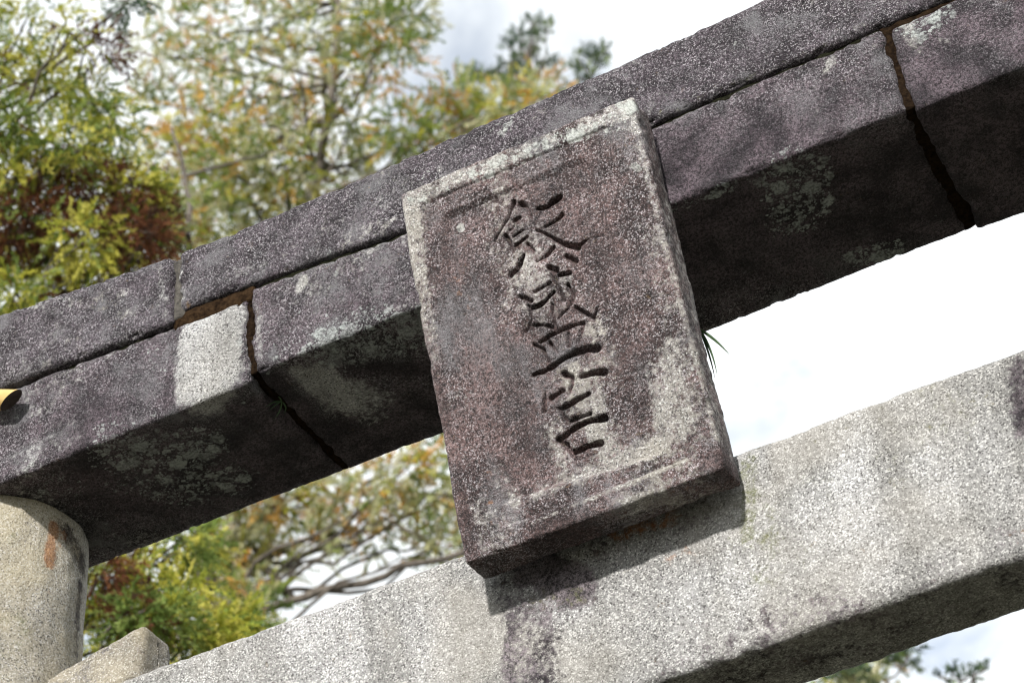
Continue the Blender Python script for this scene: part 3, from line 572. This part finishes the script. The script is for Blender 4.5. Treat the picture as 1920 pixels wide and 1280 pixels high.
# 1. near conifer on the left: drooping yellow-green sprays with russet dead ones
def cl(hd, lst, jit=.5, nt=60, nl=22, scale=None):
    out = []
    for px, py, rp, pal, *k in lst:
        h = hd+rg.uniform(-jit, jit); c = far(px, py, h); r_ = rp/F*np.linalg.norm(c-CAM); out.append((c, r_, int(nt*(k[0] if k else 1)), nl, pal))
    return out
YG = {'yg': 7, 'g': 2.5}; BRN = {'br': 7, 'g': 1}; MXG = {'g': 5, 'yg': 3, 'br': 1}
HD1 = 10.5
con = cl(HD1, [(110, 160, 60, YG), (60, 140, 50, YG), (170, 190, 45, YG), (40, 60, 45, MXG, .5), (130, 60, 45, MXG, .5), (190, 95, 45, BRN, .5), (215, 225, 40, YG, .6), (20, 230, 40, MXG),
    (130, 270, 55, YG), (190, 300, 50, YG), (60, 280, 50, MXG), (30, 330, 45, YG), (250, 350, 45, YG), (290, 370, 35, MXG, .8), (310, 430, 30, YG, .6), (150, 320, 60, BRN), (100, 350, 60, BRN), (200, 360, 60, BRN), (270, 400, 50, BRN),
    (250, 430, 50, BRN), (280, 470, 45, BRN), (60, 400, 60, BRN), (110, 430, 60, YG), (160, 450, 60, YG), (210, 470, 45, YG), (50, 470, 50, MXG), (20, 430, 50, BRN), (90, 510, 60, YG), (150, 540, 50, BRN), (30, 550, 50, MXG), (240, 520, 40, MXG),
    (-60, 120, 70, MXG), (-80, 300, 80, YG), (-60, 480, 80, MXG), (-150, 200, 90, MXG), (-170, 420, 90, YG), (100, 650, 90, MXG), (0, 700, 90, MXG), (-120, 640, 100, MXG), (200, 640, 60, MXG), (-60, 0, 60, MXG), (-40, -70, 50, YG), (240, 5, 35, {'pine': 1}, .4),
    (230, 1080, 55, YG), (290, 1100, 50, YG), (340, 1110, 40, YG), (210, 1140, 50, MXG), (330, 1160, 45, MXG), (260, 1150, 50, BRN), (290, 1180, 45, BRN), (200, 1060, 40, BRN, .6), (440, 1160, 35, YG), (410, 1190, 35, YG), (470, 1190, 30, YG, .8), (240, 1190, 40, MXG), (380, 1020, 35, MXG, .7), (340, 1010, 40, MXG, .8),
    (100, 1000, 80, MXG), (60, 1150, 90, YG), (200, 960, 70, MXG), (150, 860, 80, MXG), (-60, 900, 120, MXG), (300, 1330, 80, MXG), (100, 1400, 120, MXG), (450, 1320, 60, YG), (0, 1650, 150, MXG), (250, 1600, 150, MXG), (100, 1900, 200, MXG), (-200, 1500, 200, MXG), (-250, 1000, 150, MXG)], .45, 110, 26)
b0 = far(-20, 1500, HD1+.5); b1 = far(-70, -150, HD1+.5)
tree('cedar_tree', 'yellow green conifer with russet dead sprays standing behind the pale pillar', 'trees behind the gate', [(b0[0]+.1, b0[1], -.2), (b0[0], b0[1], 4.), tuple(b1)], (.16, .03), con, rg, .034, .0052, .15, .25, .022)

# 2. tall autumn tree in the background
HD2 = 19.
AU = {'or': 2.5, 'g': 3, 'pale': 4, 'yg': 1.6}; AO = {'or': 4, 'yg': 2, 'g': 2, 'pale': 2}; AG = {'g': 4, 'pale': 4.5, 'yg': 1.2, 'or': .4}
lst = []
for px, py, rp, p_, k in [(330, 40, 80, AU, .6), (430, 60, 90, AO, .7), (520, 30, 90, AU, .9), (600, 60, 80, AU, .9), (690, 40, 80, AU, 1), (740, 60, 60, AG, .8), (770, 20, 50, AG, .6), (720, 120, 60, AU, .6), (660, 130, 60, AO, .6), (560, 130, 70, AU, .7),
    (450, 150, 80, AU, .7), (370, 130, 70, AU, .6), (290, 100, 60, AU, .5), (310, 200, 70, AU, .7), (390, 230, 80, AO, .9), (470, 240, 80, AG, 1), (550, 220, 70, AO, 1), (530, 300, 80, AG, 1), (440, 320, 80, AU, 1), (370, 330, 70, AU, .9), (320, 290, 60, AG, .8),
    (400, 400, 70, AU, 1), (480, 380, 70, AG, 1), (560, 370, 60, AU, .8), (620, 330, 60, AG, .7), (700, 290, 60, AG, .8), (660, 230, 50, AU, .5), (760, 250, 60, AU, .9), (830, 230, 60, AO, .9), (900, 220, 50, AG, .8), (960, 200, 50, AU, .7), (860, 180, 40, AG, .5), (330, 400, 60, AG, .9), (350, 470, 60, AU, 1), (1020, 180, 40, AU, .5),
    (430, 470, 80, AU, .8), (560, 470, 80, AU, .8), (700, 380, 80, AU, .8), (850, 320, 80, AU, .6), (450, 560, 90, AU, .7), (600, 560, 90, AU, .6), (500, 680, 90, AU, .7), (650, 680, 90, AU, .5), (350, 620, 90, AU, .7), (450, 800, 90, AU, .7), (600, 790, 90, AU, .6), (750, 740, 80, AU, .4),
    (480, 960, 70, AO, 1), (450, 1010, 60, AU, 1), (440, 1080, 60, AO, 1), (410, 1060, 50, AU, .9), (550, 950, 60, AO, .7), (620, 930, 60, AU, .6), (690, 900, 60, AU, .55), (650, 970, 55, AO, .7), (760, 880, 50, AO, .5), (810, 850, 40, AU, .4), (800, 930, 45, AU, .5), (740, 960, 50, AG, .45), (840, 980, 40, AU, .4), (820, 1020, 40, AG, .4), (700, 1010, 40, AG, .25), (510, 1060, 40, AU, .35), (470, 1130, 45, AU, .6), (590, 1010, 40, AG, .35), (880, 920, 50, AU, .4), (900, 1000, 50, AU, .4), (960, 850, 60, AU, .4),
    (380, 1230, 70, AU, .6), (520, 1230, 50, AG, .3), (300, 1300, 100, AU, .7), (500, 1400, 120, AU, .6), (250, -60, 80, AU, .4), (400, -60, 90, AU, .7), (560, -70, 90, AU, .8), (700, -70, 90, AU, .8), (500, -180, 100, AU, .7), (640, -180, 90, AU, .6), (570, -290, 80, AU, .5), (350, -150, 80, AU, .4)]:
    lst.append((px, py, rp, p_, k))
aut = cl(HD2, lst, 1.0, 125, 26)
t0 = far(395, 1400, HD2)
tk = [(t0[0], t0[1], -.2), (t0[0], t0[1], 5.), tuple(far(392, 1150, HD2)), tuple(far(378, 1000, HD2)), tuple(far(470, 650, HD2)), tuple(far(590, 330, HD2)), tuple(far(620, 150, HD2)), tuple(far(640, 0, HD2)), tuple(far(600, -330, HD2))]
ex = [(far(352, 440, 15.5), far(322, 240, 15.5), .030, .014), (far(345, 330, 15.5), far(540, 275, 15.6), .020, .006), (far(480, 1145, HD2), far(870, 1035, HD2-1), .045, .028), (far(870, 1035, HD2-1), far(1100, 960, HD2-1), .028, .015),
      (far(545, 1120, HD2), far(490, 1050, HD2), .05, .035), (far(490, 1050, HD2), far(420, 930, HD2), .035, .015), (far(860, 930, HD2), far(700, 925, HD2), .03, .015), (far(830, 1040, HD2), far(700, 960, HD2), .03, .012), (far(585, 990, HD2), far(500, 940, HD2), .02, .012), (far(378, 1010, HD2), far(352, 440, 15.5), .04, .03), (far(385, 1080, HD2), far(480, 1145, HD2), .06, .055)]
tree('autumn_tree', 'tall tree with mixed orange and pale green foliage beyond the gate', 'trees behind the gate', tk, (.17, .02), aut, rg, .058, .0095, .26, .10, .03, ex)

# 3. dark pine tips against the clouds
HD3 = 24.; PN = {'pine': 6, 'g': 1}
sprig = lambda pts, k: [(600+x/3, y/3, 8, PN, k) for x, y in pts]
pin = cl(HD3, sprig([(1180, 125), (1250, 130), (1275, 165), (1215, 160), (1120, 175), (1080, 215), (1140, 225), (1190, 215), (1240, 200), (1060, 270), (1110, 270), (1170, 285), (1220, 250), (1080, 340), (1130, 320), (1190, 340), (1160, 380), (1100, 400), (1150, 420), (1190, 440), (1060, 360), (860, 395), (900, 420), (940, 405), (840, 450), (885, 460), (930, 450), (1000, 405), (970, 440), (1280, 345), (1320, 370), (1250, 370), (1030, 430), (1110, 450)], .10)
    + [(940, 185, 40, AG, .5), (1000, 175, 40, AG, .4), (880, 210, 50, AG, .6), (940, 225, 60, AG, .8), (1020, 195, 45, AG, .5), (880, 250, 60, AG, .8), (970, 280, 80, AG, .9), (900, 380, 100, AG, .9), (1000, 420, 100, AG, .8), (920, 560, 130, AG, .8), (1040, 320, 80, AG, .6)], .4, 90, 22)
p0 = far(960, 1300, HD3)
tree('pine_tree', 'dark blue green pine top rising against white cloud above the plaque', 'trees behind the gate', [(p0[0], p0[1], -.2), tuple(far(960, 700, HD3)), tuple(far(975, 250, HD3)), tuple(far(998, 50, HD3))], (.22, .015), pin, rg, .07, .006, .12, -.1, .02)
HD4 = 25.
pin2 = cl(HD4, sprig([(1560, 275), (1610, 275), (1585, 300), (1500, 300), (1450, 330), (1540, 325), (1590, 330), (1430, 380), (1480, 360), (1500, 400), (1550, 370), (1455, 420)], .10)
    + [(1110, 175, 35, PN, .5), (1075, 175, 25, PN, .3), (1090, 270, 70, AG, .8), (1110, 380, 90, AG, .8), (1120, 500, 110, AG, .7)], .3, 90, 22)
p1 = far(1120, 1300, HD4)
tree('pine_tree', 'small dark pine tip just showing over the sloping cap stone', 'trees behind the gate', [(p1[0], p1[1], -.2), tuple(far(1112, 700, HD4)), tuple(far(1108, 105, HD4))], (.20, .012), pin2, rg, .07, .006, .12, -.1, .02)
# 4. low pines showing under the tie beam on the right
HD5 = 17.
pin3 = cl(HD5, [(1700, 1228, 16, PN, .22), (1670, 1240, 22, AG, .4), (1640, 1255, 26, AG, .5), (1600, 1262, 24, PN, .4), (1570, 1275, 22, AG, .35), (1620, 1290, 40, AG, .7), (1560, 1340, 60, AG, .8), (1650, 1380, 70, AG, .8), (1600, 1480, 90, AG, .8), (1600, 1620, 120, AG, .8)], .3, 70, 20)
p2 = far(1620, 1900, HD5)
tree('pine_tree', 'green pine branch tips peeking out under the pale tie beam', 'trees behind the gate', [(p2[0], p2[1], -.2), tuple(far(1610, 1500, HD5)), tuple(far(1625, 1260, HD5))], (.14, .012), pin3, rg, .075, .007, .15, .0, .025)
HD6 = 18.
pin4 = cl(HD6, [(1765, 1268, 9, PN, .10), (1785, 1262, 8, PN, .08), (1810, 1272, 14, PN, .14), (1828, 1262, 9, PN, .1), (1845, 1255, 9, PN, .1), (1800, 1310, 20, PN, .15), (1810, 1350, 40, PN, .4), (1800, 1450, 80, AG, .8), (1800, 1600, 110, AG, .8)], .2, 70, 16)
p3 = far(1810, 1900, HD6)
tree('pine_tree', 'separate sparse dark twig tips against white sky below the tie beam', 'trees behind the gate', [(p3[0], p3[1], -.2), tuple(far(1805, 1500, HD6)), tuple(far(1812, 1275, HD6))], (.13, .010), pin4, rg, .045, .008, .07, -.1, .012)
